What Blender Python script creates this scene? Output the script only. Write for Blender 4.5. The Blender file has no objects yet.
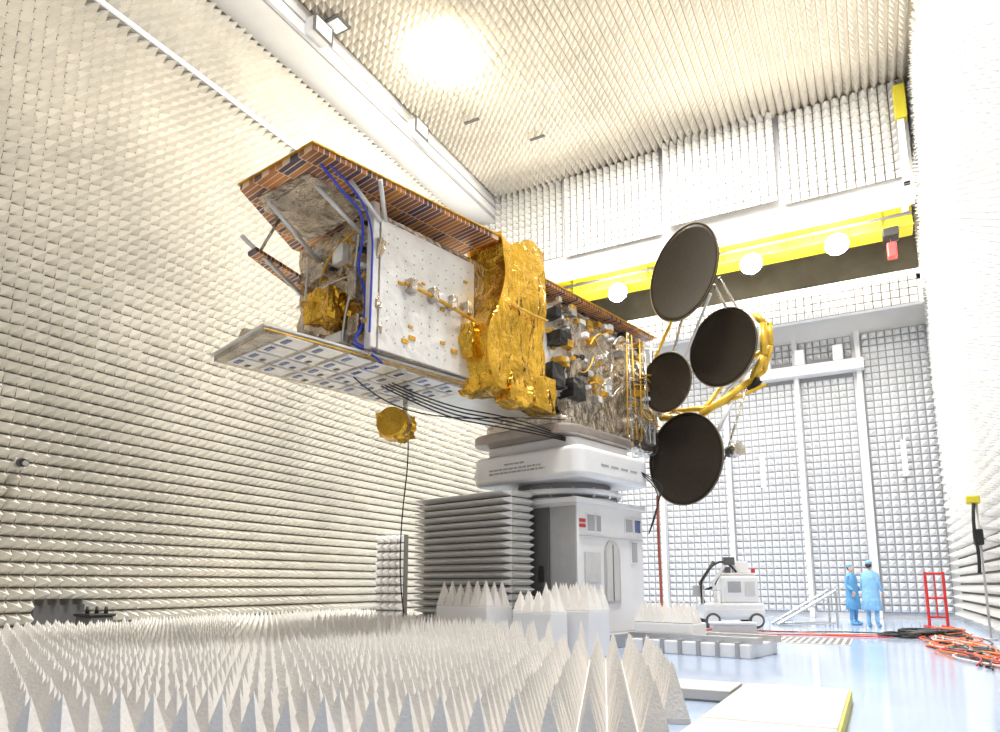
import bpy, bmesh, math, random
from mathutils import Vector, Matrix, noise
random.seed(7)
sc=bpy.context.scene
sc.view_settings.view_transform='Standard'
COL=sc.collection
# ---------------------------------------------------------------- camera
H=math.radians(28.4); p=math.radians(9.25); f=694.
cam=bpy.data.objects.new('camera',bpy.data.cameras.new('camera')); COL.objects.link(cam)
cam.location=(0,0,1.15); cam.rotation_euler=(math.pi/2+p,0,H)
cam.data.sensor_width=36; cam.data.lens=36*f/1000; cam.data.shift_y=0.106
cam.data.clip_end=200
sc.camera=cam
# ---------------------------------------------------------------- materials
def mat(name,col,rough=.6,metal=0.,noise_amt=0.,noise_scale=5.,bump=0.,bump_scale=20.,emit=0.,voro=False,dist=.05,spec=.5):
    m=bpy.data.materials.new(name); m.use_nodes=True
    nt=m.node_tree; b=nt.nodes['Principled BSDF']
    b.inputs['Base Color'].default_value=(*col,1); b.inputs['Roughness'].default_value=rough
    b.inputs['Metallic'].default_value=metal; b.inputs['Specular IOR Level'].default_value=spec
    if emit: 
        b.inputs['Emission Color'].default_value=(*col,1); b.inputs['Emission Strength'].default_value=emit
    tc=nt.nodes.new('ShaderNodeTexCoord')
    if noise_amt:
        n=nt.nodes.new('ShaderNodeTexNoise'); n.inputs['Scale'].default_value=noise_scale; n.inputs['Detail'].default_value=4
        r=nt.nodes.new('ShaderNodeValToRGB')
        r.color_ramp.elements[0].position=.3; r.color_ramp.elements[1].position=.7
        k=1-noise_amt
        r.color_ramp.elements[0].color=(col[0]*k,col[1]*k,col[2]*k,1); r.color_ramp.elements[1].color=(*col,1)
        nt.links.new(tc.outputs['Object'],n.inputs['Vector']); nt.links.new(n.outputs['Fac'],r.inputs['Fac'])
        nt.links.new(r.outputs['Color'],b.inputs['Base Color'])
    if bump:
        if voro:
            t=nt.nodes.new('ShaderNodeTexVoronoi'); t.inputs['Scale'].default_value=bump_scale; o=t.outputs['Distance']
        else:
            t=nt.nodes.new('ShaderNodeTexNoise'); t.inputs['Scale'].default_value=bump_scale; t.inputs['Detail'].default_value=5; o=t.outputs['Fac']
        bp=nt.nodes.new('ShaderNodeBump'); bp.inputs['Strength'].default_value=bump; bp.inputs['Distance'].default_value=dist
        nt.links.new(tc.outputs['Object'],t.inputs['Vector']); nt.links.new(o,bp.inputs['Height']); nt.links.new(bp.outputs['Normal'],b.inputs['Normal'])
    return m
foam=mat('foam_white',(.83,.82,.80),.85,noise_amt=.08,noise_scale=.8)
foam_cream=mat('foam_cream',(.80,.765,.69),.85,noise_amt=.2,noise_scale=.3)
foam_ceil=mat('foam_ceiling',(.79,.74,.655),.85,noise_amt=.26,noise_scale=.25)
foam_back=mat('foam_backing_gap_shade',(.14,.125,.105),.9)  # dark backing colour puts shade into the gaps between pyramids
ceil_back=mat('ceiling_backing_tan',(.38,.33,.26),.9)
back_light=mat('foam_backing_light',(.34,.34,.35),.9)
foam_b=mat('foam_bluish',(.86,.87,.89),.85,noise_amt=.06,noise_scale=.8)
conem=mat('cone_foam',(.82,.79,.755),.8,noise_amt=.12,noise_scale=2,bump=.25,bump_scale=40)
white=mat('white_paint',(.82,.82,.83),.4,noise_amt=.05,noise_scale=2)
whitegl=mat('white_gloss',(.80,.80,.81),.25,noise_amt=.04,noise_scale=3)
panelw=mat('walkway_offwhite',(.60,.575,.55),.6,noise_amt=.08,noise_scale=1.5)
grey=mat('grey_paint',(.38,.38,.39),.5,noise_amt=.1)
ltgrey=mat('light_grey_paint',(.60,.59,.58),.4,noise_amt=.1)
dkgrey=mat('dark_grey',(.10,.10,.10),.5)
black=mat('black_plastic',(.012,.012,.012),.45)
steel=mat('steel',(.62,.62,.62),.3,1.)
yellow=mat('yellow_paint',(.66,.57,.03),.45,noise_amt=.2,noise_scale=1.5)
red=mat('red_paint',(.6,.03,.03),.45)
orange=mat('orange_cable',(.80,.16,.03),.5)
gold=mat('gold_foil',(.94,.56,.07),.11,1.,noise_amt=.4,noise_scale=1.8,bump=.8,bump_scale=3,dist=.14)
goldy=mat('yellow_kapton',(.80,.46,.05),.35,.5,noise_amt=.35,noise_scale=6,bump=.5,bump_scale=15)
trussm=mat('truss_gold',(.82,.52,.05),.3,.4,noise_amt=.25,noise_scale=8)
silver=mat('silver_foil',(.80,.73,.63),.22,.95,noise_amt=.5,noise_scale=2.5,bump=1.,bump_scale=5,dist=.12)
endfoil=mat('end_foil_champagne',(.78,.64,.48),.2,.95,noise_amt=.55,noise_scale=2,bump=1.,bump_scale=4,dist=.15)  # champagne tint, with noise colour painting in brown and grey reflections
mli_white=mat('white_mli',(.86,.85,.83),.28,.35,noise_amt=.15,noise_scale=3,bump=.5,bump_scale=5)
dishm=mat('reflector_graphite',(.024,.018,.012),.38,0,noise_amt=.35,noise_scale=14,spec=.25)
dishrim=mat('reflector_rim',(.16,.12,.07),.4,.4)
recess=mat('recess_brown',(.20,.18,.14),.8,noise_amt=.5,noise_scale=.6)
brownplate=mat('adapter_brown',(.38,.33,.30),.35,.4,noise_amt=.2,noise_scale=4)
bluecab=mat('blue_cable',(.03,.07,.55),.5)
cellblue=mat('osr_blue',(.10,.15,.32),.2,.5)
suit=mat('suit_blue',(.16,.44,.78),.8,noise_amt=.25,noise_scale=6,bump=.5,bump_scale=12)
suit2=mat('suit_light_blue',(.28,.56,.86),.8,noise_amt=.2,noise_scale=6,bump=.5,bump_scale=12)
skin=mat('skin',(.72,.45,.34),.5)
hair=mat('hair_dark',(.05,.03,.02),.7)
lips=mat('lips',(.5,.2,.17),.5)
def solar_mat():
    m=bpy.data.materials.new('solar_cells'); m.use_nodes=True; nt=m.node_tree; b=nt.nodes['Principled BSDF']
    tc=nt.nodes.new('ShaderNodeTexCoord'); br=nt.nodes.new('ShaderNodeTexBrick')
    br.inputs['Scale'].default_value=1.0; br.inputs['Brick Width'].default_value=.085; br.inputs['Row Height'].default_value=.5
    br.inputs['Mortar Size'].default_value=.008; br.inputs['Color1'].default_value=(.66,.25,.05,1); br.inputs['Color2'].default_value=(.06,.05,.10,1)
    br.inputs['Mortar'].default_value=(.85,.62,.42,1); br.offset=.5; br.inputs['Bias'].default_value=.0
    nt.links.new(tc.outputs['Object'],br.inputs['Vector']); nt.links.new(br.outputs['Color'],b.inputs['Base Color'])
    b.inputs['Roughness'].default_value=.25; b.inputs['Metallic'].default_value=.3
    return m
solar=solar_mat()
# ---------------------------------------------------------------- mesh helpers
def empty(name,loc=(0,0,0)):
    o=bpy.data.objects.new(name,None); COL.objects.link(o); o.location=loc; o.empty_display_size=.2
    bpy.context.view_layer.update(); return o
def link(o,parent=None):
    COL.objects.link(o)
    if parent is not None:
        o.parent=parent; o.matrix_parent_inverse=Matrix.Translation(parent.location).inverted()
    return o
def setm(me,m):
    if isinstance(m,(list,tuple)):
        for k in m: me.materials.append(k)
    else: me.materials.append(m)
def mesh(name,verts,faces,m,parent=None,smooth=False,mw=None):
    me=bpy.data.meshes.new(name); me.from_pydata([tuple(v) for v in verts],[],faces); me.update(); setm(me,m)
    if smooth: me.polygons.foreach_set('use_smooth',[True]*len(me.polygons))
    o=bpy.data.objects.new(name,me); link(o,parent)
    if mw is not None: o.matrix_basis=mw
    return o
def from_bm(name,bm,m,parent=None,smooth=False,mw=None):
    me=bpy.data.meshes.new(name); bm.to_mesh(me); bm.free(); setm(me,m)
    if smooth: me.polygons.foreach_set('use_smooth',[True]*len(me.polygons))
    o=bpy.data.objects.new(name,me); link(o,parent)
    if mw is not None: o.matrix_basis=mw
    return o
def box(name,a,b,m,parent=None,bev=0.,mw=None,seg=2):
    bm=bmesh.new(); bmesh.ops.create_cube(bm,size=1)
    for v in bm.verts:
        v.co=Vector([(a[i]+b[i])/2+v.co[i]*(b[i]-a[i]) for i in range(3)])
    if bev: bmesh.ops.bevel(bm,geom=bm.edges[:],offset=bev,segments=seg,affect='EDGES',profile=.5)
    return from_bm(name,bm,m,parent,False,mw)
def tube(name,pts,r,m,parent=None,cyc=False,mw=None,res=6,poly=False):
    cu=bpy.data.curves.new(name,'CURVE'); cu.dimensions='3D'; cu.bevel_depth=r; cu.bevel_resolution=2
    s=cu.splines.new('POLY' if poly else 'NURBS'); s.points.add(len(pts)-1)
    for i,q in enumerate(pts): s.points[i].co=(*q,1)
    s.use_cyclic_u=cyc
    if not poly: s.order_u=3; s.use_endpoint_u=True; s.resolution_u=res
    cu.use_fill_caps=True
    tmp=bpy.data.objects.new(name+'_c',cu); COL.objects.link(tmp)
    bpy.context.view_layer.update()
    me=bpy.data.meshes.new_from_object(tmp.evaluated_get(bpy.context.evaluated_depsgraph_get()))
    bpy.data.objects.remove(tmp); me.name=name
    me.materials.clear(); me.materials.append(m)
    o=bpy.data.objects.new(name,me); link(o,parent)
    if mw is not None: o.matrix_basis=mw
    return o
def cyl(name,a,b,r1,r2,m,parent=None,n=24,mw=None):
    a=Vector(a); b=Vector(b); d=(b-a); L=d.length
    q=d.to_track_quat('Z','Y').to_matrix().to_4x4()
    bm=bmesh.new(); bmesh.ops.create_cone(bm,cap_ends=True,segments=n,radius1=r1,radius2=r2,depth=L)
    bmesh.ops.transform(bm,matrix=Matrix.Translation((a+b)/2)@q,verts=bm.verts)
    for fc in bm.faces: fc.smooth = len(fc.verts)==4
    return from_bm(name,bm,m,parent,False,mw)
def ball(name,c,s,m,parent=None,mw=None,sub=3):
    bm=bmesh.new(); bmesh.ops.create_icosphere(bm,subdivisions=sub,radius=1)
    for v in bm.verts: v.co=Vector((c[0]+v.co.x*s[0],c[1]+v.co.y*s[1],c[2]+v.co.z*s[2]))
    return from_bm(name,bm,m,parent,True,mw)
def pyramids(name,org,u,v,n,nu,nv,pitch,h,mats,parent=None,gap=.1,skip=None,jit=0.,backing=True,rag=0.):
    """absorber sheet: rows of foam pyramids standing on a backing sheet"""
    org=Vector(org);u=Vector(u);v=Vector(v);n=Vector(n)
    V=[];F=[];MI=[]
    flip = u.cross(v).dot(n)<0
    g=gap*pitch*.5
    for i in range(nu):
        for j in range(nv):
            if skip and skip((i+.5)*pitch,(j+.5)*pitch): continue
            k=len(V)
            c=org+u*(i*pitch)+v*(j*pitch)
            hh=h*(1+random.uniform(-jit,jit))
            V+= [c+u*g+v*g, c+u*(pitch-g)+v*g, c+u*(pitch-g)+v*(pitch-g), c+u*g+v*(pitch-g),
                 c+u*(pitch*(.5+random.uniform(-rag,rag)))+v*(pitch*(.5+random.uniform(-rag,rag)))+n*hh]
            for a,b in ((0,1),(1,2),(2,3),(3,0)):
                F.append((k+a,k+b,k+4) if not flip else (k+b,k+a,k+4)); MI.append(0)
    if backing:
        k=len(V); W=u*(nu*pitch); T=v*(nv*pitch); e=n*.004
        V+=[org+e,org+W+e,org+W+T+e,org+T+e]; F.append((k,k+1,k+2,k+3) if not flip else (k+3,k+2,k+1,k)); MI.append(1)
    o=mesh(name,V,F,mats,parent); o.data.polygons.foreach_set('material_index',MI)
    return o
# ================================================================= ROOM
XL,XR,YB,ZC=-15.,2.35,28.,18.1
Y0=-3.
floorm=mat('floor_epoxy',(.46,.56,.74),.12,noise_amt=.08,noise_scale=.5)
box('floor',(XL-.3,Y0,-.2),(XR+.3,31.5,0),floorm)
wl=empty('wall_left')
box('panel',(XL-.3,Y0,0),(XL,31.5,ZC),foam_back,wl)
pit=.25
def skL(a,b):
    y=a+.5; z=b+.1
    if 14.3<z<14.55: return True
    if z>16.9 : return True
    if 8.0<y<9.1 and z<.75: return True
    return False
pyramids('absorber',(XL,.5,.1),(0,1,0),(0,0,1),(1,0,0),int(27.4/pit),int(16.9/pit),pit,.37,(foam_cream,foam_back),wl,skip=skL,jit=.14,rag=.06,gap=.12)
box('cable_tray',(XL,0,14.35),(XL+.25,25,14.5),white,wl,.02)
box('cable_tray_lip',(XL+.25,0,14.3),(XL+.28,25,14.36),grey,wl)
box('dark_opening_slab',(XL,8.0,.05),(XL+.06,9.1,.75),dkgrey,wl)  # dark slab paints in the darkness of a low wall opening
wr=empty('wall_right')
box('panel',(XR,Y0,0),(XR+.3,31.5,ZC),foam,wr)
pyramids('absorber',(XR,2,.1),(0,1,0),(0,0,1),(-1,0,0),int(25.9/.27),int(18/.27),.27,.3,(foam,foam_back),wr,jit=.12,rag=.04,gap=.2)
ce=empty('ceiling')
lampx=(-11.7,-10.25); lampy=(15.6,17.3)
box('slab_1',(XL-.3,Y0,ZC),(XR+.3,31.5,ZC+.3),ceil_back,ce)
def skC(a,b):
    x=a+XL+1.4; y=b+3
    return lampx[0]-.1<x<lampx[1]+.1 and lampy[0]-.1<y<lampy[1]+.1
pyramids('absorber',(XL+1.4,3,ZC),(1,0,0),(0,1,0),(0,0,-1),int(15.8/.27),int(22/.27),.27,.27,(foam_ceil,foam_back),ce,skip=skC,jit=.08,backing=False,rag=.03)
box('duct',(XL,0,17.0),(XL+1.3,25,ZC),white,ce,.04)
box('duct_rail',(XL+1.3,0,17.0),(XL+1.36,25,17.12),grey,ce)
box('duct_seam',(XL+1.3,0,17.55),(XL+1.33,25,17.6),grey,ce)
for i,(y,z) in enumerate([(18.3,17.15),(13.2,17.2)]):
    box('duct_fitting_%d'%i,(XL+1.3,y,z),(XL+1.7,y+.7,z+.5),white,ce,.03); box('duct_fitting_edge_%d'%i,(XL+1.7,y-.06,z-.06),(XL+1.72,y+.76,z+.56),dkgrey,ce); box('duct_fitting_face_%d'%i,(XL+1.72,y+.03,z+.03),(XL+1.74,y+.67,z+.47),white,ce)
box('ceiling_hatch_frame',(-13.4,13.6,ZC-.33),(-12.8,14.2,ZC-.27),dkgrey,ce); box('ceiling_hatch',(-13.32,13.68,ZC-.36),(-12.88,14.12,ZC-.33),white,ce)
for i,(x,y) in enumerate([(-12.1,19.6),(-10.4,21.6)]): box('ceiling_slot_%d'%i,(x,y,ZC-.3),(x+.6,y+.1,ZC-.25),dkgrey,ce)
bh=empty('trim_1',(-6,25.3,16))
box('bulkhead',(XL+.4,25,13.8),(XR-.35,25.6,ZC),white,bh)
for i,(x0,nx,dz,z0) in enumerate([(XL+.4,14,.0,14.6),(XL+4.6,14,.5,14.45),(XL+8.8,14,1.0,14.6),(XL+13.0,13,.5,14.45)]):
    pyramids('bulkhead_absorber_%d'%i,(x0,25-.02-dz*.3,z0),(1,0,0),(0,0,1),(0,-1,0),nx,12,.29,.3,(foam,foam_back),bh,jit=.08)
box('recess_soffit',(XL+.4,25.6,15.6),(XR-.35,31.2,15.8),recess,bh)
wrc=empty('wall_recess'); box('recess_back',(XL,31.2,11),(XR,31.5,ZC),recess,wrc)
ld=empty('trim_2',(-6,26,11))
box('ledge_slab',(XL+.4,26,11.3),(XR-.35,31.2,11.5),white,ld)
box('ledge_face',(XL+.4,26,10.5),(XR-.35,26.25,11.7),white,ld,.02)
pyramids('ledge_absorber',(XL+.4,25.98,10.5),(1,0,0),(0,0,1),(0,-1,0),61,4,.27,.24,(foam,foam_back),ld,jit=.08)
wb=empty('wall_back')
box('lower',(XL,YB,0),(XR,YB+.3,11.3),white,wb)
cols=[(-15,14),(-11.35,15),(-7.4,10),(-4.75,10),(-2.1,7),(0.05,8)]
for i,(x0,nx) in enumerate(cols):
    pyramids('lower_absorber_%d'%i,(x0,YB-.01-.06*(i%2),.2),(1,0,0),(0,0,1),(0,-1,0),nx,int(10.2/.26),.26,.24,(foam_b,back_light),wb,jit=.1,gap=.16,
       skip=(lambda a,b,i=i: (8.7<b+.2<9.6 and i in(3,4))))
for i,x in enumerate([-7.52,-4.86,-2.22,-.08]):
    box('trim_%d'%i,(x-.09,YB-.26,0),(x+.09,YB-.02,10.4),white,wb,.02)
for i,(x,z) in enumerate([(-3.7,4.8),(1.0,4.9)]): box('vent_%d'%i,(x,YB-.26,z),(x+.18,YB-.02,z+1.3),white,wb,.02)
box('door_header',(-4.9,YB-.6,8.9),(.1,YB-.02,9.3),white,wb,.03)
for i,x in enumerate([-4.6,-3.4,-2.2,-.9]):
    box('header_bracket_%d'%i,(x,YB-.6,9.3),(x+.35,YB-.1,9.9),white,wb,.03)
lampem=mat('lamp_glow',(1,.92,.70),.5,emit=40)
lc=empty('ceiling_floodlight',(-10.95,16.5,ZC))
box('housing',(lampx[0]+.1,lampy[0]+.1,ZC-.2),(lampx[1]-.1,lampy[1]-.1,ZC),white,lc,.02)
box('diffuser',(lampx[0],lampy[0],ZC-.5),(lampx[1],lampy[1],ZC-.2),lampem,lc,.14,seg=4)
# ---------------------------------------------------------------- crane
cr=empty('overhead_crane',(-6,26.6,13.8))
gx0,gx1=XL+.45,XR-.4
box('girder',(gx0,26.3,13.4),(gx1,26.9,14.25),yellow,cr,.02)
box('girder_flange_bottom',(gx0,26.15,13.36),(gx1,27.05,13.44),yellow,cr)
box('girder_flange_top',(gx0,26.15,14.22),(gx1,27.05,14.3),yellow,cr)
for i in range(15): box('rib_%d'%i,(gx0+.8+i*1.05,26.22,13.44),(gx0+.86+i*1.05,26.3,14.22),yellow,cr)
box('conductor_rail',(gx0,26.18,13.75),(gx1,26.24,13.85),dkgrey,cr)
box('end_truck',(XR-.75,24.2,16.2),(XR-.4,24.55,17.4),yellow,cr,.03)
box('end_truck_hanger',(XR-.7,24.3,13.9),(XR-.5,24.45,16.2),white,cr,.01); box('end_truck_arm',(XR-.7,24.3,13.9),(XR-.5,26.4,14.0),white,cr,.01)
box('hoist_body',(1.0,26.0,13.05),(1.5,26.6,13.36),black,cr,.03)
box('hoist_block',(1.1,26.1,12.3),(1.4,26.4,12.85),red,cr,.04)
cyl('hoist_rope',(1.25,26.25,12.8),(1.25,26.25,13.1),.03,.03,black,cr)
lampw=mat('work_lamp_glow',(1,.96,.86),.5,emit=200)
for (x,z) in [(-9.05,13.5),(-3.53,13.55),(-.46,13.62)]:
    k=25.9/27.5; x=x*k; z=1.15+(z+.2-1.15)*k
    l=empty('work_lamp',(x,26.0,z))
    cyl('housing',(x,26.1,z),(x,25.88,z-.02),.2,.40,grey,l)
    ball('glass_dome',(x,25.86,z-.02),(.38,.12,.38),lampw,l)
    cyl('stem',(x,26.1,z),(x,26.3,z+.1),.05,.05,grey,l)
    L=bpy.data.lights.new('bulb','POINT'); L.energy=1100; L.color=(1,.94,.80); L.shadow_soft_size=.3
    lo=bpy.data.objects.new('bulb',L); link(lo,l); lo.location=(x,25.3,z-.05)
# ---------------------------------------------------------------- lights
w=bpy.data.worlds.new('world'); sc.world=w; w.use_nodes=True
w.node_tree.nodes['Background'].inputs['Color'].default_value=(.98,.98,1,1)
w.node_tree.nodes['Background'].inputs['Strength'].default_value=.42
def area(name,loc,tgt,sx,sy,e,col=(1,.98,.945)):
    L=bpy.data.lights.new(name,'AREA'); L.shape='RECTANGLE'; L.size=sx; L.size_y=sy; L.energy=e; L.color=col
    o=bpy.data.objects.new(name,L); COL.objects.link(o); o.location=loc
    o.rotation_euler=(Vector(tgt)-Vector(loc)).to_track_quat('-Z','Y').to_euler(); return o
area('ceiling_area_light',(-2.5,8,17.5),(-7.5,9.5,0),3.5,3,3700)  # unseen overhead light, added to rake across the left wall
area('ceiling_area_light',(-5,20.5,17.5),(-5,21.5,0),7,3,1800,(.96,.98,1))  # added light for the rear of the room, no fixture modelled
area('ceiling_area_light',(-10.95,16.5,17.5),(-10,16.6,0),1.4,1.8,900,(1,.94,.82))
# ================================================================= SATELLITE frame
ang=math.radians(13)
E1=Vector((math.sin(ang),math.cos(ang),0)); E2=Vector((math.cos(ang),-math.sin(ang),0))
O=Vector((-6.12,7.55,0))
SM=Matrix.Translation(O)@Matrix(((E1.x,-E2.x,0,0),(E1.y,-E2.y,0,0),(0,0,1,0),(0,0,0,1)))
def S(L,W,z): return Vector((L,-W,z))
def toworld(L,W,z): return SM@Vector((L,-W,z))
sat=empty('satellite',toworld(3.8,-1,4.4))
def sbox(name,L,W,z,m,par=sat,bev=0.): return box(name,(L[0],-W[1],z[0]),(L[1],-W[0],z[1]),m,par,bev,SM)
def scyl(name,a,b,r1,r2,m,par=sat,n=24): return cyl(name,S(*a),S(*b),r1,r2,m,par,n,SM)
def stube(name,pts,r,m,par=sat,poly=False): return tube(name,[S(*q) for q in pts],r,m,par,mw=SM,poly=poly)
def crumple(name,L,W,z,m,par=sat,amp=.12,cuts=14,sc_=1.6,seed=0,mw=SM,taper=None,vert=1.,fine=1.):
    bm=bmesh.new(); bmesh.ops.create_cube(bm,size=1)
    bmesh.ops.subdivide_edges(bm,edges=bm.edges[:],cuts=cuts,use_grid_fill=True)
    a=(L[0],-W[1],z[0]); b=(L[1],-W[0],z[1])
    ctr=Vector([(a[i]+b[i])/2 for i in range(3)])
    for v in bm.verts:
        c=v.co.copy(); 
        q=Vector([(a[i]+b[i])/2+c[i]*(b[i]-a[i]) for i in range(3)])
        if taper: q=taper(q,c)
        s=Vector((q.x*sc_,q.y*sc_,q.z*sc_*vert))+Vector((seed*7.3,seed*3.1,seed))
        d=abs(noise.noise(s))*2-0.5+ .4*fine*(abs(noise.noise(s*2.3))*2-.5)+.22*fine*(abs(noise.noise(s*5))*2-.5)
        dr=(q-ctr).normalized()
        v.co=q+dr*d*amp
    bmesh.ops.triangulate(bm,faces=bm.faces[:])
    return from_bm(name,bm,m,par,False,mw)
sbox('service_body',(0,7.6),(-2.0,0),(4.5,6.62),silver,bev=.02)
crumple('end_foil',(-.05,.06),(-2.0,0.02),(4.48,6.66),endfoil,amp=.11,cuts=22,sc_=2.4,fine=1.4)
sbox('side_panel',(0.02,2.0),(0,.04),(4.5,6.5),mli_white)
sbox('side_panel_aft',(3.6,7.6),(0,.04),(4.7,6.45),mli_white)
crumple('side_foil_aft',(4.6,7.55),(.03,.16),(4.7,6.3),silver,amp=.06,cuts=16,sc_=3,seed=3)
for i in range(11):
    for j in range(12): 
        if (i*5+j*3)%4: sbox('rivet_%d_%d'%(i,j),(.15+i*.17,.165+i*.17),(.04,.05),(4.65+j*.15,4.665+j*.15),grey)
for i in range(15):
    L=random.uniform(.25,1.8); z=random.choice([random.uniform(4.7,5.0),random.uniform(5.3,6.3),random.uniform(5.3,5.8)]); s=random.uniform(.03,.07)
    sbox('gold_patch_%d'%i,(L,L+s*2),(.04,.06),(z,z+s),goldy)
for i in range(150):
    L=random.uniform(3.9,7.5); z=random.uniform(4.6,6.45); s=random.uniform(.04,.14)
    sbox('unit_%d'%i,(L,L+s*1.3),(.04,.04+random.uniform(.05,.28)),(z,z+s),random.choice([goldy,goldy,goldy,silver,silver,black,white,mli_white,steel]))
for i in range(14):
    L=random.uniform(4.6,7.2); z=random.uniform(4.7,6.3)
    stube('pipework_%d'%i,[(L,.3,z),(L+.2,.36,z+random.uniform(-.4,.4)),(L+.5,.3,z+random.uniform(-.5,.5))],.018,random.choice([goldy,steel,silver]))
stube('side_boom',[(.45,.1,5.62),(1.0,.12,5.6),(1.9,.14,5.45)],.03,goldy)
for L in (.5,.95,1.35,1.7): sbox('boom_clamp_%d'%(L*100),(L,L+.12),(.04,.2),(5.5,5.72),silver,bev=.02)
for L in (.6,1.25): scyl('boom_boss_%d'%(L*100),(L,.03,5.62),(L,.1,5.62),.14,.1,mli_white)
def prism(name,pts,z0,z1,m,par=sat):
    n=len(pts); V=[S(a,b,z0) for a,b in pts]+[S(a,b,z1) for a,b in pts]
    F=[tuple(range(n)),tuple(range(2*n-1,n-1,-1))]+[(i,i+n,(i+1)%n+n,(i+1)%n) for i in range(n)]
    return mesh(name,V,F,m,par,mw=SM)
prism('solar_array_top',[(-1.35,.3),(-1.5,-1.33),(0.0,-2.35),(2.05,-2.35),(2.1,.5)],6.82,6.9,solar)
prism('solar_array_rim',[(-1.38,.33),(-1.53,-1.35),(0.0,-2.38),(2.08,-2.38),(2.13,.53)],6.9,6.92,goldy)
crumple('array_inner_foil',(-1.05,.0),(-1.5,-.2),(6.76,6.83),silver,amp=.05,cuts=12,sc_=2.5,seed=12)
prism('array_inner_board',[(-1.1,-.2),(-1.25,-1.28),(0.0,-2.05),(0,-.2)],6.79,6.82,silver)
prism('solar_array_aft',[(3.2,-2.2),(7.75,-2.2),(7.75,.25),(3.2,.25)],6.68,6.75,solar)
prism('solar_array_aft_rim',[(3.2,-2.25),(7.8,-2.25),(7.8,.28),(3.2,.28)],6.75,6.77,goldy)
for i,(a,b) in enumerate([((-1.1,-1.25,6.8),(0,-1.5,6.3)),((-.9,-.35,6.8),(0,-.3,6.3)),((-1.2,-1.8,6.4),(0,-2.0,5.9)),((-.6,.1,6.8),(0,.05,6.45)),((-.3,.38,6.84),(.1,.03,6.5))]):
    scyl('array_strut_%d'%i,a,b,.035,.035,mli_white,n=10)
prism('array_wing_left',[(-1.0,-1.95),(-1.0,-1.7),(0.3,-2.15),(0.3,-2.6)],6.2,6.26,solar)
scyl('wing_strut',(-.9,-1.8,6.22),(-.7,-1.6,6.8),.025,.025,silver,n=8)
sbox('corner_post',(-.12,.0),(-.12,.03),(4.5,6.75),mli_white,bev=.02)
for i,(W,z,w_,h_) in enumerate([(-1.5,5.9,.35,.25),(-.9,6.0,.25,.3),(-.5,5.3,.2,.5),(-1.7,4.75,.5,.12),(-1.0,4.7,.4,.18),(-.45,4.75,.25,.3)]):
    sbox('end_box_%d'%i,(-.18,-.02),(W,W+w_),(z,z+h_),random.choice([silver,mli_white,silver]),bev=.02)
for i,q in enumerate([[(-.12,-1.8,4.6),(-.16,-1.6,5.4),(-.12,-1.65,6.4)],[(-.12,-1.9,5.6),(-.2,-1.2,5.75),(-.12,-.3,5.7)],[(-.14,-1.25,5.8),(-.2,-1.1,6.2),(-.14,-.4,6.4)],[(-.14,-.6,4.7),(-.2,-.5,5.1),(-.14,-.35,5.6),(-.14,-.3,6.3)]]):
    stube('end_pipe_%d'%i,q,.022,(mli_white,steel,goldy,steel)[i])
prism('radiator_panel',[(-1.55,-.3),(-1.42,-1.95),(2.15,-1.95),(2.2,-.1)],4.38,4.46,silver)
prism('radiator_rim',[(-1.6,-.25),(-1.46,-2.0),(2.2,-2.0),(2.25,-.05)],4.46,4.49,mli_white)
for i in range(7):
    for j in range(4):
        L=-1.3+i*.49; W=-1.8+j*.42
        if random.random()<.1: continue
        sbox('osr_tile_%d_%d'%(i,j),(L,L+.40),(W,W+.35),(4.365,4.38),random.choice([mli_white,mli_white,whitegl]))
        sbox('osr_mark_%d_%d'%(i,j),(L+.06,L+.13),(W+.08,W+.27),(4.355,4.366),cellblue)
        if random.random()<.6: sbox('osr_markb_%d_%d'%(i,j),(L+.25,L+.31),(W+.04,W+.14),(4.355,4.366),dkgrey)
sbox('belly_panel',(2.1,4.3),(-1.9,-.02),(4.42,4.5),mli_white)
stube('panel_edge',[(-1.6,-.27,4.42),(2.2,-.05,4.42),(4.0,0,4.42)],.012,goldy,poly=True)
def tp(q,c):
    q=q.copy()
    q.x += .10*math.cos((q.z-5.0)*2.2)*(.5-c.x)*-1.6
    if c.x<0: q.x -= .28*max(0,math.cos((q.z-4.95)*1.9))*abs(c.x)
    q.z += .12*math.sin(c.x*5)*(1 if c.z>0 else .5)
    return q
crumple('gold_blanket',(2.12,3.36),(-.3,.5),(4.32,7.05),gold,amp=.12,cuts=22,sc_=1.15,seed=2,taper=tp,vert=.55,fine=1.)
crumple('gold_blanket_fold',(1.7,2.5),(-.05,.3),(4.75,5.35),gold,amp=.13,cuts=9,sc_=1.5,seed=5,fine=1.)
crumple('gold_blanket_hem',(2.4,3.5),(.1,.52),(4.15,4.7),gold,amp=.12,cuts=10,sc_=1.5,seed=8,fine=1.)
stube('blanket_seam',[(2.3,.60,5.75),(2.9,.62,5.7),(3.3,.60,5.74)],.015,goldy)
for i,(L,z,s) in enumerate([(3.75,4.75,.42),(4.0,5.6,.25),(4.4,4.65,.38),(3.9,6.1,.2)]):
    crumple('black_unit_%d'%i,(L,L+s),(.0,.35),(z,z+s),black,amp=.05,cuts=5,seed=i)
crumple('gold_horn_cover',(-.45,0),(-1.15,-.55),(5.02,5.5),gold,amp=.1,cuts=7,sc_=2.4,seed=4,fine=1.1)
scyl('gold_horn_rod',(-.4,-.95,5.3),(-.42,-1.25,5.38),.05,.06,goldy)
scyl('thruster_bracket',(0,-2.0,4.95),(-.2,-2.25,5.0),.06,.06,silver)
scyl('thruster_bell',(-.25,-2.25,5.1),(-.5,-2.8,5.2),.07,.17,silver)
scyl('thruster_body',(-.1,-2.0,5.05),(-.28,-2.3,5.1),.1,.1,steel)
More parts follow.
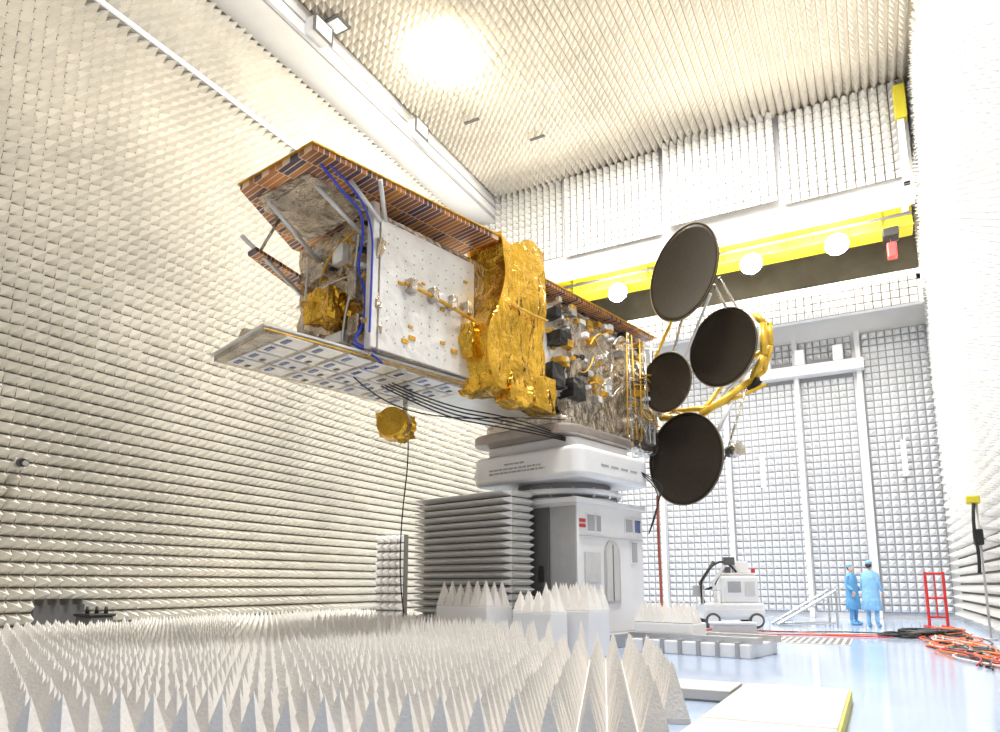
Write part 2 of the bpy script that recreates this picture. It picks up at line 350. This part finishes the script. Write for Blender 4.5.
scyl('thruster_bell_b',(-.2,-2.1,4.9),(-.45,-2.7,4.88),.06,.15,silver)
for i in range(46):
    W=random.uniform(-1.85,-.1); z=random.uniform(4.7,6.5); s=random.uniform(.02,.07)
    sbox('end_clip_%d'%i,(-.14,-.02),(W,W+s*1.5),(z,z+s),random.choice([goldy,white,black,steel,goldy]))
scyl('gold_antenna_stem',(1.7,-1.3,4.4),(1.75,-1.35,4.0),.04,.04,silver)
crumple('gold_antenna_drum',(1.35,1.85),(-1.6,-1.15),(3.62,4.05),gold,amp=.1,cuts=10,sc_=2.2,seed=9)
scyl('gold_antenna_disc',(1.5,-1.3,3.83),(1.3,-1.2,3.86),.3,.26,gold)
stube('blue_hose',[(-1.1,.1,6.82),(-.7,.05,6.6),(-.3,.0,6.5),(-.2,-.1,6.1),(-.15,-.3,5.8),(-.1,-.1,5.3),(-.12,-.15,4.8),(-.3,-.2,4.55),(.1,-.1,4.5)],.02,bluecab)
stube('blue_hose_b',[(-1.0,.15,6.84),(-.5,.12,6.7),(-.15,.06,6.3),(-.14,.05,5.6),(-.14,.04,4.7)],.016,bluecab)
stube('blue_hose_c',[(-.2,-.3,4.6),(.1,-.1,4.42),(.4,-.25,4.4),(.2,-.5,4.36)],.018,bluecab)
for k in range(4):
    o=k*.09
    stube('harness_%d'%k,[(.9,-.7-o,4.33),(1.8,-.5,4.1-o*.7),(3.0,-.2-o,4.1-o*.5),(4.0,.1,3.98-o*.5),(4.8,.2,3.8)],.013,black)
stube('harness_e',[(.3,-.9,4.33),(.9,-.9,4.0),(2.0,-.5,3.9),(3.3,0,4.1),(4.3,.2,4.2)],.012,black)
sc_c=empty('instrument_cable',toworld(2,-1.6,4)); stube('cable',[(1.9,-1.5,4.3),(2.1,-1.6,3.6),(2.0,-1.7,2.2),(2.1,-1.8,1.1),(2.25,-1.85,.66)],.012,black,sc_c)
for i in range(9):
    z=4.6+.2*i
    scyl('lattice_%d'%i,(6.5,.1,z),(7.75,.35,z+random.uniform(-.2,.3)),.015,.015,random.choice([silver,goldy,steel]),n=8)
for i in range(7):
    L=6.4+.19*i
    scyl('lattice_v_%d'%i,(L,.3,4.2),(L+random.uniform(-.2,.2),.3,6.5),.015,.015,random.choice([silver,goldy,steel]),n=8)
crumple('tower_foil',(6.6,7.7),(.0,.3),(4.0,4.9),silver,amp=.1,cuts=10,seed=6)
crumple('lower_foil',(4.4,6.6),(.0,.18),(4.25,4.75),silver,amp=.07,cuts=12,seed=11)
# reflectors
def dish(name,c,r,n,par=sat,depth=.12):
    c=Vector(c); q=n.to_track_quat('Z','Y').to_matrix().to_4x4(); V=[];F=[]; N=56; R=10
    for s,off in ((0,0),(1,-.035)):
        for i in range(1,R+1):
            rr=r*i/R
            for k in range(N):
                t=2*math.pi*k/N; V.append(Vector((rr*math.cos(t),rr*math.sin(t),depth*(rr/r)**2-depth+off)))
    V.append(Vector((0,0,-depth))); V.append(Vector((0,0,-depth-.035)))
    for s in (0,1):
        b=s*R*N
        for i in range(R-1):
            for k in range(N):
                k2=(k+1)%N; qd=(b+i*N+k,b+(i+1)*N+k,b+(i+1)*N+k2,b+i*N+k2); F.append(qd if s==0 else qd[::-1])
        for k in range(N):
            t=(2*R*N+s,b+k,b+(k+1)%N); F.append(t if s==0 else t[::-1])
    for k in range(N):
        k2=(k+1)%N; F.append(((R-1)*N+k,R*N+(R-1)*N+k,R*N+(R-1)*N+k2,(R-1)*N+k2))
    M=Matrix.Translation(c)@q
    mesh(name,V,F,dishm,par,True,M)
    tube(name+'_rim',[(r*math.cos(2*math.pi*k/48),r*math.sin(2*math.pi*k/48),0) for k in range(48)],.011,dishrim,par,True,M)
    tube(name+'_backring',[(r*.55*math.cos(2*math.pi*k/32),r*.55*math.sin(2*math.pi*k/32),-depth-.09) for k in range(32)],.03,silver,par,True,M)
    for k in range(6):
        t=k*math.pi/3
        cyl(name+'_rib_%d'%k,(0,0,-depth-.09),(r*.9*math.cos(t),r*.9*math.sin(t),-.09),.02,.02,silver,par,8,M)
nA=Vector((-.56,-.82,.05)).normalized(); nB=Vector((-.40,-.91,-.02)).normalized()
nC=Vector((-.45,-.89,0)).normalized()
D=[((-3.34,14.69,8.0),1.09,nA),((-2.63,15.0,6.25),.87,nC),((-3.75,14.48,5.48),.66,nB),((-3.46,14.64,3.8),.99,nC)]
for i,(c,r,n) in enumerate(D): dish('reflector_%d'%(i+1),c,r,n)
def wc(name,a,b,r,m,par=sat): return cyl(name,a,b,r,r,m,par,10)
def off(i,a,b,d=.35):
    n=D[i][2]; u_=Vector((0,0,1)).cross(n).normalized(); v_=n.cross(u_); return Vector(D[i][0])+u_*a+v_*b-n*d
hub=Vector((-4.25,15.3,5.5))
wc('arm_top_1',off(0,0,0,.3),hub+Vector((.3,.3,.6)),.035,silver); wc('arm_top_2',off(0,.5,-.6),hub+Vector((.3,.5,.2)),.035,white)
wc('arm_top_3',off(0,-.6,-.6),hub+Vector((0,.1,.8)),.04,trussm); wc('arm_top_4',off(0,.7,-.5,.25),off(1,.1,.6),.035,silver); wc('arm_top_5',off(0,.85,-.4,.25),off(1,.3,.7),.03,silver)
wc('arm_low_1',off(3,0,0,.3),hub+Vector((.3,.3,-.8)),.035,silver); wc('arm_low_2',off(3,.6,.5),off(1,.3,-.6),.045,white)
wc('arm_low_3',off(3,-.6,.4),hub+Vector((0,.1,-1.0)),.045,trussm); wc('arm_low_4',off(3,.75,-.1),off(1,.5,-.5),.025,silver)
fr=[off(2,-.45,-.66),off(2,.5,-.84),off(1,.50,-.80,.3),off(1,.80,-.35,.3),off(1,.84,.35,.3),off(1,.66,.6,.3)]
for i in range(5): wc('truss_%d'%i,fr[i],fr[i+1],.075,trussm)
inn=[off(2,-.3,-.5,.6),off(2,.7,-.62,.6),off(1,.62,-.6,.55),off(1,.85,-.1,.5),off(1,.85,.4,.5)]
for i in range(4): wc('truss_back_%d'%i,inn[i],inn[i+1],.06,trussm)
for i in range(5): wc('truss_tie_%d'%i,inn[i],fr[i],.035,trussm)
for i in range(4): wc('truss_diag_%d'%i,inn[i],fr[i+1],.035,trussm)
wc('truss_lower',off(2,.1,-.85,.4),off(1,.75,-.95,.4),.04,trussm)
wc('truss_mid',fr[1],off(1,-.2,-.4,.6),.05,trussm); wc('truss_mid_b',off(1,-.2,-.4,.6),inn[3],.05,trussm)
wc('truss_mount',fr[0],hub,.06,silver); wc('truss_mount_b',fr[1],hub+Vector((0,0,-.5)),.045,silver)
wc('pipe_a',fr[1],hub+Vector((.2,0,-1.1)),.045,white); wc('pipe_b',fr[2],hub+Vector((.3,.2,-.9)),.035,white); wc('pipe_c',fr[3],hub+Vector((.3,.2,-1.2)),.035,white)
wc('actuator',off(1,.4,-1.0),off(1,.62,-.8),.1,black)
wc('actuator_b',off(3,.85,.05),off(3,1.1,.05),.12,dkgrey); wc('actuator_c',off(3,.95,.05),off(3,1.15,.1),.16,silver)
wc('hub_post',(-4.25,15.3,4.3),(-4.25,15.3,6.7),.06,silver)
wc('hub_arm',(-4.7,14.9,5.5),hub,.08,silver)
# ================================================================= POSITIONER
ped=empty('satellite_positioner',toworld(5.4,-.75,0))
def rslab(name,L,W,z,r,m,par,bev=.08,smooth=True,seg=6):
    bm=bmesh.new(); n=10; pts=[]
    for (cx,cy,a0) in ((L[1]-r,-W[0]-r,0),(L[0]+r,-W[0]-r,90),(L[0]+r,-W[1]+r,180),(L[1]-r,-W[1]+r,270)):
        for k in range(n+1):
            t=math.radians(a0+90*k/n); pts.append((cx+r*math.cos(t),cy+r*math.sin(t)))
    vs=[bm.verts.new((x,y,z[0])) for x,y in pts]; fc=bm.faces.new(vs)
    ex=bmesh.ops.extrude_face_region(bm,geom=[fc])
    bmesh.ops.translate(bm,vec=(0,0,z[1]-z[0]),verts=[g for g in ex['geom'] if isinstance(g,bmesh.types.BMVert)])
    bmesh.ops.recalc_face_normals(bm,faces=bm.faces[:])
    ed=[e for e in bm.edges if abs(e.verts[0].co.z-e.verts[1].co.z)<1e-5]
    bmesh.ops.bevel(bm,geom=ed,offset=bev,segments=seg,affect='EDGES',profile=.5)
    return from_bm(name,bm,m,par,smooth,SM)
rslab('turntable_slab',(4.2,6.7),(-2.1,.6),(3.1,3.7),.22,whitegl,ped,.1,False,4)
scyl('slab_end_drum',(4.5,-2.0,3.4),(6.4,-2.0,3.4),.29,.29,whitegl,ped,32)
red2=mat('label_red',(.5,.04,.04),.5)
for i,(w0,w1,z) in enumerate([(-1.2,-.7,3.47),(-1.6,-.3,3.38),(-1.6,-.2,3.31)]):
    ww=w0
    while ww<w1: 
        l_=random.uniform(.03,.12); sbox('slab_text',(4.193,4.199),(ww,min(w1,ww+l_)),(z,z+.035),grey,ped); ww+=l_+.025
for i in range(4): sbox('slab_side_text',(4.9+.35*i,5.15+.35*i),(.601,.606),(3.36,3.4),grey,ped)
rslab('adapter_block',(4.4,6.5),(-1.9,.3),(3.7,3.92),.2,white,ped,.03,False,2)
rslab('adapter_plate',(4.0,6.7),(-2.1,.42),(3.92,4.12),.5,brownplate,sat,.05,False,3)
rslab('adapter_plate_upper',(4.2,6.5),(-1.9,.2),(4.12,4.34),.4,silver,sat,.05,False,3)
scyl('adapter_ring',(5.3,-.9,4.3),(5.3,-.9,4.52),1.05,1.05,silver,n=48)
scyl('neck',(5.5,-.7,2.75),(5.5,-.7,3.12),.95,.95,grey,ped,40)
scyl('neck_flange',(5.5,-.7,2.86),(5.5,-.7,2.96),1.15,1.15,white,ped,40)
scyl('neck_flange_b',(5.5,-.7,2.7),(5.5,-.7,2.8),1.05,1.05,white,ped,40)
for k in range(16):
    t=2*math.pi*k/16; scyl('neck_bolt',(5.5+1.08*math.cos(t),-.7+1.08*math.sin(t),2.8),(5.5+1.08*math.cos(t),-.7+1.08*math.sin(t),3.0),.03,.03,steel,ped,8)
sbox('cabinet',(4.45,6.8),(-1.7,.35),(.25,2.72),whitegl,ped,.03)
sbox('cabinet_cap',(4.38,6.86),(-1.75,.4),(2.66,2.76),white,ped,.02)
sbox('front_panel',(4.42,4.46),(-.25,.33),(.3,2.6),grey,ped,.01)
sbox('front_dark_bay',(4.40,4.44),(-1.2,-.27),(.3,2.6),dkgrey,ped,.01)
sbox('front_knob',(4.36,4.42),(-.5,-.4),(1.2,1.5),black,ped,.01)
sbox('base',(4.1,7.1),(-2.1,.6),(0,.26),grey,ped,.02)
def arch(name,L0,L1,z0,z1,W0,W1,m,par):
    r=(L1-L0)/2; pts=[(L0,z0),(L1,z0)]+[((L0+L1)/2+r*math.cos(math.pi*k/12),z1-r+r*math.sin(math.pi*k/12)) for k in range(13)]
    n=len(pts); V=[S(a,W0,b) for a,b in pts]+[S(a,W1,b) for a,b in pts]
    F=[tuple(range(n)),tuple(range(2*n-1,n-1,-1))]+[(i,i+n,(i+1)%n+n,(i+1)%n) for i in range(n)]
    return mesh(name,V,F,m,par,mw=SM)
arch('arch_door_frame',5.3,5.85,.8,2.0,.34,.37,steel,ped); arch('arch_door',5.36,5.79,.85,1.94,.36,.385,ltgrey,ped)
sbox('arch_door_split',(5.56,5.59),(.385,.39),(.85,1.92),dkgrey,ped)
for i,(L,z,w_,h_) in enumerate([(4.75,2.15,.22,.3),(5.05,2.15,.14,.3),(6.1,2.2,.25,.25),(6.45,2.2,.2,.25),(6.3,1.6,.2,.4)]):
    sbox('window_%d_frame'%i,(L-.03,L+w_+.03),(.35,.37),(z-.03,z+h_+.03),white,ped); sbox('window_pane_%d'%i,(L,L+w_),(.36,.38),(z,z+h_),grey if i!=3 else cellblue,ped)
sbox('red_label',(4.5,4.68),(.36,.375),(2.2,2.26),red2,ped); sbox('red_label_b',(4.5,4.68),(.36,.375),(2.3,2.36),red2,ped)
sbox('panel_plate',(4.65,5.15),(.36,.38),(1.2,1.75),ltgrey,ped); sbox('side_rail',(4.5,6.75),(.36,.39),(2.04,2.06),steel,ped)
tube('red_service_hose',[(-3.97,14.3,3.0),(-3.99,14.3,2.2),(-3.97,14.32,1.1),(-3.97,14.3,.36)],.03,mat('dull_red',(.35,.08,.05),.6),ped)
for i in range(3): stube('loose_cable_%d'%i,[(6.3,.45,3.5),(6.6,.8+.1*i,3.2),(6.9,.7,2.7+.1*i),(6.95,.4,2.2)],.012,black,ped)
WR=-.62
sbox('screen_core',(3.75,4.3),(-3.0,WR-.04),(.45,2.9),foam_back,ped)
V=[];F=[]
nz=18; hz=(2.92-.45)/nz
for k in range(nz):
    z=.45+k*hz; b=len(V)
    V+=[S(3.75,-3.02,z+.008),S(3.75,WR,z+.008),S(3.75,WR,z+hz-.008),S(3.75,-3.02,z+hz-.008),S(3.46,-3.0,z+hz/2),S(3.46,WR-.02,z+hz/2)]
    F+=[(b,b+1,b+5,b+4),(b+4,b+5,b+2,b+3),(b,b+4,b+3),(b+1,b+2,b+5)]
    b=len(V)
    V+=[S(3.75,WR-.04,z+.008),S(4.3,WR-.04,z+.008),S(4.3,WR-.04,z+hz-.008),S(3.75,WR-.04,z+hz-.008),S(3.8,WR+.1,z+hz/2),S(4.28,WR+.1,z+hz/2)]
    F+=[(b,b+1,b+5,b+4),(b+4,b+5,b+2,b+3),(b,b+4,b+3),(b+1,b+2,b+5)]
mesh('screen_wedges',V,F,foam,ped,mw=SM)
sbox('screen_stand',(3.7,4.36),(-3.3,WR),(0,.45),dkgrey,ped,.02)
plat=empty('absorber_carriage',toworld(3.0,-1,0))
def scone(name,L,W,z,nu,nv,pitch,h,par):
    V=[];F=[];
    for i in range(nu):
        for j in range(nv):
            b=len(V); l=L+i*pitch; w_=W+j*pitch; g=.004; hh=h*random.uniform(.92,1.06)
            V+=[S(l+g,w_+g,z),S(l+pitch-g,w_+g,z),S(l+pitch-g,w_+pitch-g,z),S(l+g,w_+pitch-g,z),S(l+pitch/2,w_+pitch/2,z+hh)]
            F+=[(b+1,b,b+4),(b+2,b+1,b+4),(b+3,b+2,b+4),(b,b+3,b+4)]
    return mesh(name,V,F,conem,par,mw=SM)
sbox('deck_a',(2.55,3.2),(-1.35,-.15),(0,.80),white,plat,.02); scone('cones_a',2.55,-1.35,.80,3,6,.2,.42,plat)
sbox('deck_b',(2.9,3.35),(.1,.9),(0,.72),white,plat,.02); scone('cones_b',2.9,.1,.72,2,4,.2,.36,plat)
sbox('deck_c',(3.45,4.05),(.2,1.25),(0,.74),white,plat,.02); scone('cones_c',3.45,.2,.74,3,5,.21,.46,plat)
rail=empty('cable_track',toworld(6,2,0))
sbox('rail_bed',(5.0,6.2),(.95,3.2),(0,.22),white,rail,.02); sbox('rail_top',(5.1,5.3),(.95,3.3),(.22,.32),steel,rail); sbox('rail_top_b',(5.9,6.1),(.95,3.3),(.22,.32),steel,rail)
sbox('box_a',(5.33,5.87),(.95,2.1),(.22,.5),whitegl,rail,.03); scone('rail_cones',5.33,.95,.5,2,6,.19,.38,rail)
for i in range(7): sbox('sleeper_%d'%i,(4.95,6.25),(1.0+.33*i,1.06+.33*i),(0,.25),grey,rail)
# ================================================================= CONE FIELD
pc=.23; V=[];F=[]
fy=Vector((-math.sin(H),math.cos(H),0))
rt=math.radians(20); ux=Vector((math.cos(rt),math.sin(rt),0)); uy=Vector((-math.sin(rt),math.cos(rt),0))
def in_field(q):
    x,y=q.x,q.y
    if q.dot(fy)<4.45: return False
    xr=-1.50-(max(0,y-5.8))*.36
    if x>xr: return False
    if x>-9 and y>13.0: return False
    if y>16.8 or x<-14.45: return False
    d=q-O; L=d.dot(E1); W=d.dot(E2)
    if L>2.4 and -1.6<W<1.5: return False
    if L>3.1 and W>-3.6: return False
    if y>13.1 and -11<x<-9.7 and y<14.3: return False
    if x<-13.6 and 8.2<y<9.5: return False
    return True
for j in range(-10,100):
    for i in range(-100,30):
        c=ux*(i*pc)+uy*(j*pc)
        m4=c+ux*pc/2+uy*pc/2
        if not in_field(m4): continue
        dd=m4-O; Ld=dd.dot(E1); Wd=dd.dot(E2)
        h=.43+random.uniform(-.02,.02)
        if Ld>1.2 and -3.4<Wd<1.6: h+=.17      # taller absorber rows next to the positioner
        b=len(V); g=.004; z=.05
        t=ux*random.uniform(-.012,.012)
        V+=[c+ux*g+uy*g+Vector((0,0,z)),c+ux*(pc-g)+uy*g+Vector((0,0,z)),c+ux*(pc-g)+uy*(pc-g)+Vector((0,0,z)),c+ux*g+uy*(pc-g)+Vector((0,0,z)),m4+t+Vector((0,0,z+h))]
        F+=[(b,b+1,b+4),(b+1,b+2,b+4),(b+2,b+3,b+4),(b+3,b,b+4)]
        b=len(V); cs=[c,c+ux*pc,c+ux*pc+uy*pc,c+uy*pc]; V+=cs+[k+Vector((0,0,z)) for k in cs]
        F+=[(b+4,b+5,b+6,b+7),(b,b+1,b+5,b+4),(b+1,b+2,b+6,b+5),(b+2,b+3,b+7,b+6),(b+3,b,b+4,b+7)]
mesh('pyramid_absorber_field',V,F,conem,None)
fm=empty('floor_walkway_panels',(-1,6.5,0))
box('panel_a',(-1.34,3.2,.02),(-.35,5.8,.12),panelw,fm,.01); box('panel_b',(-1.34,5.82,.02),(-.35,8.0,.12),panelw,fm,.01)
box('panel_c',(-2.1,7.3,.02),(-1.38,8.0,.12),panelw,fm,.01)
box('edge_yellow',(-.35,3.2,0),(-.33,8.0,.11),yellow,fm); box('skid',(-2.05,7.32,0),(-.36,8,.02),grey,fm); box('skid_b',(-1.31,3.25,0),(-.36,6.9,.02),grey,fm)
ap=empty('absorber_panel_stand',(-10.3,13.6,0))
box('board',(-10.75,13.6,.15),(-9.95,13.75,2.35),foam_back,ap); pyramids('absorber',(-10.75,13.59,.15),(1,0,0),(0,0,1),(0,-1,0),4,11,.2,.2,(foam,foam_back),ap)
box('foot',(-10.7,13.4,0),(-10.0,14.0,.15),grey,ap,.02)
cc=empty('security_camera',(XL+.5,7.3,3.5)); box('plate',(XL+.33,7.2,3.42),(XL+.4,7.4,3.6),ltgrey,cc); cyl('body',(XL+.4,7.3,3.52),(XL+.75,7.2,3.46),.09,.07,black,cc); cyl('lens',(XL+.75,7.2,3.46),(XL+.8,7.19,3.45),.05,.05,steel,cc); 
pw=empty('power_distribution_unit',(-14.1,8.9,0)); box('case',(-14.35,8.5,0),(-13.85,9.0,.52),dkgrey,pw,.03); box('lid',(-14.38,8.47,.52),(-13.82,9.03,.58),black,pw,.02)
for i in range(3): cyl('knob_%d'%i,(-14.2+.15*i,8.65+.1*i,.58),(-14.2+.15*i,8.65+.1*i,.72),.04,.03,black,pw,12)
# ================================================================= TEST CART
def TM(loc,yaw): return Matrix.Translation(loc)@Matrix.Rotation(yaw,4,'Z')
M=TM((-3.75,20.4,0),math.radians(22)); ct=empty('mobile_test_cart',(-3.75,20.4,0))
cb=lambda n,a,b,m,bev=.02: box(n,a,b,m,ct,bev,M)
cb('chassis',(-.8,-.5,.22),(.85,.5,.66),whitegl,.06); cb('skirt',(-.75,-.52,.3),(.8,-.49,.5),white,.005)
for i,(x,y) in enumerate([(-.55,-.5),(.6,-.5),(-.55,.5),(.6,.5)]):
    s=-1 if y<0 else 1
    cyl('wheel_%d'%i,(x,y-.05,.2),(x,y+.05,.2),.2,.2,dkgrey,ct,24,M); cyl('hub_%d'%i,(x,y+s*.04,.2),(x,y+s*.07,.2),.14,.14,white,ct,20,M)
cb('console',(-.25,-.4,.66),(.72,.4,1.4),whitegl,.05); cb('console_screen',(-.1,-.42,.95),(.25,-.395,1.25),grey,.005); cb('console_grille',(.35,-.42,.85),(.62,-.395,1.25),ltgrey,.005)
cb('console_top',(-.2,-.35,1.4),(.65,.35,1.48),ltgrey,.02); cb('monitor',(.1,-.1,1.48),(.55,0,1.8),white,.02); cb('battery',(-.1,-.2,1.48),(.05,.1,1.65),dkgrey,.02); cb('tag',(.58,-.3,1.48),(.68,-.2,1.6),red,.01)
for i,x in enumerate((-.75,-.4)):
    tube('boom_%d'%i,[(x,-.2,.6),(x-.05,-.2,1.2),(x+.35,-.2,1.8)],.05,white if i else dkgrey,ct,mw=M,poly=True)
tube('boom_link',[(-.95,-.2,.9),(-.45,-.2,1.1),(-.05,-.2,1.85)],.035,black,ct,mw=M,poly=True)
tube('boom_hose',[(-.7,-.3,.6),(-.9,-.3,1.1),(-.5,-.25,1.7),(-.05,-.2,1.85),(.2,-.2,1.5)],.03,black,ct,mw=M)
cb('boom_head',(-.15,-.3,1.7),(.15,-.1,1.92),dkgrey,.02); cb('counterweight',(-.98,-.3,.85),(-.7,.1,1.15),grey,.03)
tube('guard_rail',[(-.78,-.45,.6),(-.78,-.45,1.0),(-.3,-.45,1.0),(-.3,-.45,.62)],.02,steel,ct,mw=M,poly=True)
fb=empty('floor_junction_box',(-3.2,17.6,0)); M2=TM((-3.2,17.7,0),.4)
box('case',(-.5,-.25,0),(.5,.25,.22),ltgrey,fb,.02,M2); box('lid',(-.52,-.27,.22),(.52,.27,.27),white,fb,.01,M2); tube('lead',[(-.5,0,.1),(-.9,-.1,.04),(-1.3,.2,.04),(-1.7,.1,.04)],.025,orange,fb,mw=M2)
st=empty('access_steps',(-1.8,21.5,0)); M3=TM((-1.9,22.0,0),math.radians(20))
for k in (-.35,.35):
    tube('stringer',[(-.9,k,.05),(.7,k,1.0)],.035,steel,st,mw=M3,poly=True); tube('leg',[(.7,k,0),(.7,k,1.0)],.03,steel,st,mw=M3,poly=True); tube('brace',[(-.9,k,.03),(.7,k,.1)],.025,steel,st,mw=M3,poly=True)
for k in range(5): box('tread_%d'%k,(-.72+.32*k,-.35,.15+.19*k),(-.5+.32*k,.35,.18+.19*k),steel,st,0,M3)
fg=empty('floor_grille',(-1.5,16,0)); box('frame',(-2.4,15.3,0),(-.6,17.0,.012),ltgrey,fg)
for i in range(13): 
    for j in range(3): box('slot_%d_%d'%(i,j),(-2.32+.135*i,15.38+.55*j,.012),(-2.25+.135*i,15.83+.55*j,.016),dkgrey,fg)
rs=empty('red_barrier_stand',(1.3,22.3,0)); M4=TM((1.3,22.3,0),math.radians(15))
for x in (-.22,.22):
    tube('post',[(x,0,.04),(x,0,1.5)],.04,red,rs,mw=M4,poly=True); tube('foot',[(x,-.4,.04),(x,.4,.04)],.035,red,rs,mw=M4,poly=True)
for z in (.3,.8,1.46): tube('bar',[(-.22,0,z),(.22,0,z)],.03,red,rs,mw=M4,poly=True)
tube('mid_post',[(0,0,.3),(0,0,1.46)],.02,red,rs,mw=M4,poly=True)
wlp=empty('warning_lamp_bracket',(1.95,18.2,0))
cyl('post',(1.98,18.2,0),(1.98,18.2,2.9),.025,.025,ltgrey,wlp,12); cyl('base',(1.98,18.2,0),(1.98,18.2,.04),.12,.12,ltgrey,wlp); box('lamp_box',(1.80,18.1,2.9),(2.05,18.35,3.08),yellow,wlp,.03)
box('control_box',(1.86,18.08,2.0),(2.04,18.3,2.35),black,wlp,.03); tube('cable',[(1.92,18.1,2.9),(1.85,18.0,2.4),(1.92,18.0,1.8),(1.88,18.0,1.4)],.035,black,wlp)
cp=empty('cable_pile',(1.2,16,0))
def coil(name,c,r,m,n=6,th=.03,flat=1.4):
    pts=[]
    for k in range(n*10):
        t=2*math.pi*k/10; rr=r*(1+.18*math.sin(k*1.7)); pts.append((c[0]+rr*math.cos(t),c[1]+rr*flat*math.sin(t),th+ .02*(k//10)+.015*random.random()))
    tube(name,pts,th,m,cp)
coil('black_coil',(.75,18.8),.42,black,5,.035); coil('black_coil_b',(1.25,19.5),.3,black,4,.03); coil('black_coil_d',(.3,18.3),.4,black,3,.025)
coil('orange_coil',(1.5,13.6),.3,orange,3,.018); coil('black_coil_c',(1.3,14.7),.35,dkgrey,3,.02); coil('red_coil',(1.6,12.6),.25,red,3,.018)
coil('red_coil_b',(1.35,20.6),.35,orange,3,.025); coil('orange_coil_b',(1.1,15.7),.4,orange,3,.018)
for i in range(18):
    y=12.2; pts=[(random.uniform(1.1,1.8),random.uniform(11.6,12.5),.03)]
    while y<18.6: 
        y+=random.uniform(.8,1.6); pts.append((random.uniform(.6,1.85),y,.03+.05*random.random()))
    tube('run_%d'%i,pts,random.uniform(.010,.02),random.choice([orange,black,black,red,ltgrey,orange,dkgrey]),cp)
for i in range(4):
    pts=[(.8-.9*k+random.uniform(-.2,.2),18.9-.05*k+random.uniform(-.5,.5)-i*.4,.025) for k in range(6)]
    tube('lead_%d'%i,pts,.014,[black,orange,ltgrey,red][i],cp)
# ================================================================= PEOPLE
def skinobj(name,J,E,R,m,par,M,sub=2):
    me=bpy.data.meshes.new(name); me.from_pydata(J,E,[]); me.update(); me.materials.append(m)
    o=bpy.data.objects.new(name,me); link(o,par); o.matrix_basis=M
    md=o.modifiers.new('skin','SKIN'); md.use_smooth_shade=True
    for i,v in enumerate(me.skin_vertices[0].data): v.radius=R[i] if isinstance(R[i],tuple) else (R[i],R[i]); v.use_root=(i==0)
    s=o.modifiers.new('sub','SUBSURF'); s.levels=sub; s.render_levels=sub
    return o
def person(loc,yaw,sm,h=1.76,arm=0.):
    M=TM(loc,yaw)@Matrix.Scale(h/1.76,4); P=empty('technician',loc)
    J=[(0,0,.96),(0,0,1.14),(0,-.01,1.33),(0,0,1.45),(0,-.01,1.54)]
    R=[(.15,.115),(.14,.105),(.165,.115),(.10,.08),.055]; E=[(0,1),(1,2),(2,3),(3,4)]
    for s in (-1,1):
        b=len(J); J+=[(s*.17,0,1.42),(s*.225,.03,1.16),(s*.24,-.06-arm,.93+arm*.6)]; R+=[.07,.052,.04]; E+=[(3,b),(b,b+1),(b+1,b+2)]
        b=len(J); J+=[(s*.095,0,.86),(s*.105,-.02,.50),(s*.11,.02,.12),(s*.12,-.13,.045)]; R+=[.1,.07,.052,(.045,.04)]; E+=[(0,b),(b,b+1),(b+1,b+2),(b+2,b+3)]
        hx,hy,hz=s*.24,-.06-arm,.93+arm*.6
        HJ=[(hx,hy,hz-.02),(hx,hy-.005,hz-.06),(hx,hy-.01,hz-.10)]; HR=[.024,(.018,.036),(.016,.038)]; HE=[(0,1),(1,2)]
        skinobj('palm_%s'%('l' if s<0 else 'r'),HJ,HE,HR,skin,P,M,1)
        for q in range(4):
            fy_=hy-.035+.022*q; Lg=(.065,.078,.072,.055)[q]
            skinobj('finger_%d'%q,[(hx,fy_,hz-.09),(hx-s*.004,fy_,hz-.11-Lg*.45),(hx-s*.02,fy_,hz-.11-Lg)],[(0,1),(1,2)],[.0095,.009,.0075],skin,P,M,1)
        skinobj('thumb',[(hx,hy-.03,hz-.05),(hx-s*.01,hy-.06,hz-.08),(hx-s*.015,hy-.065,hz-.115)],[(0,1),(1,2)],[.012,.011,.009],skin,P,M,1)
    skinobj('coverall_body',J,E,R,sm,P,M,2)
    V=[];F=[]; N=24; rings=[(1.47,.10,.09),(1.43,.20,.12),(1.3,.215,.135),(1.1,.205,.14),(.95,.215,.15),(.75,.235,.17),(.46,.255,.185),(.45,.245,.175)]
    for z,a,b in rings:
        for k in range(N):
            t=2*math.pi*k/N; w_=1+.05*math.sin(5*t)*(1.47-z); V.append((a*w_*math.cos(t),b*w_*math.sin(t),z))
    for i in range(len(rings)-1):
        for k in range(N): F.append((i*N+k,(i+1)*N+k,(i+1)*N+(k+1)%N,i*N+(k+1)%N)[::-1])
    mesh('smock',V,F,sm,P,True,M)
    for s in (-1,1): ball('overshoe',(s*.12,-.07,.05),(.055,.14,.05),sm,P,M,2)
    ball('head',(0,-.015,1.655),(.075,.092,.115),skin,P,M); ball('jaw',(0,-.04,1.60),(.055,.06,.06),skin,P,M,2)
    cyl('nose',(0,-.10,1.665),(0,-.122,1.635),.008,.016,skin,P,8,M)
    for s in (-1,1):
        ball('eye',(s*.03,-.095,1.665),(.012,.008,.008),black,P,M,2); ball('ear',(s*.077,0,1.65),(.012,.022,.032),skin,P,M,2)
    box('mouth',(-.022,-.102,1.597),(.022,-.094,1.604),lips,P,.002,M)
    ball('hair',(0,.02,1.675),(.08,.085,.105),hair,P,M); ball('bouffant_cap',(0,.015,1.72),(.092,.105,.07),sm,P,M)
person((-.24,22.0,0),math.radians(160),suit2,1.8,.05)
person((-.74,23.1,0),math.radians(60),suit,1.74,.12)
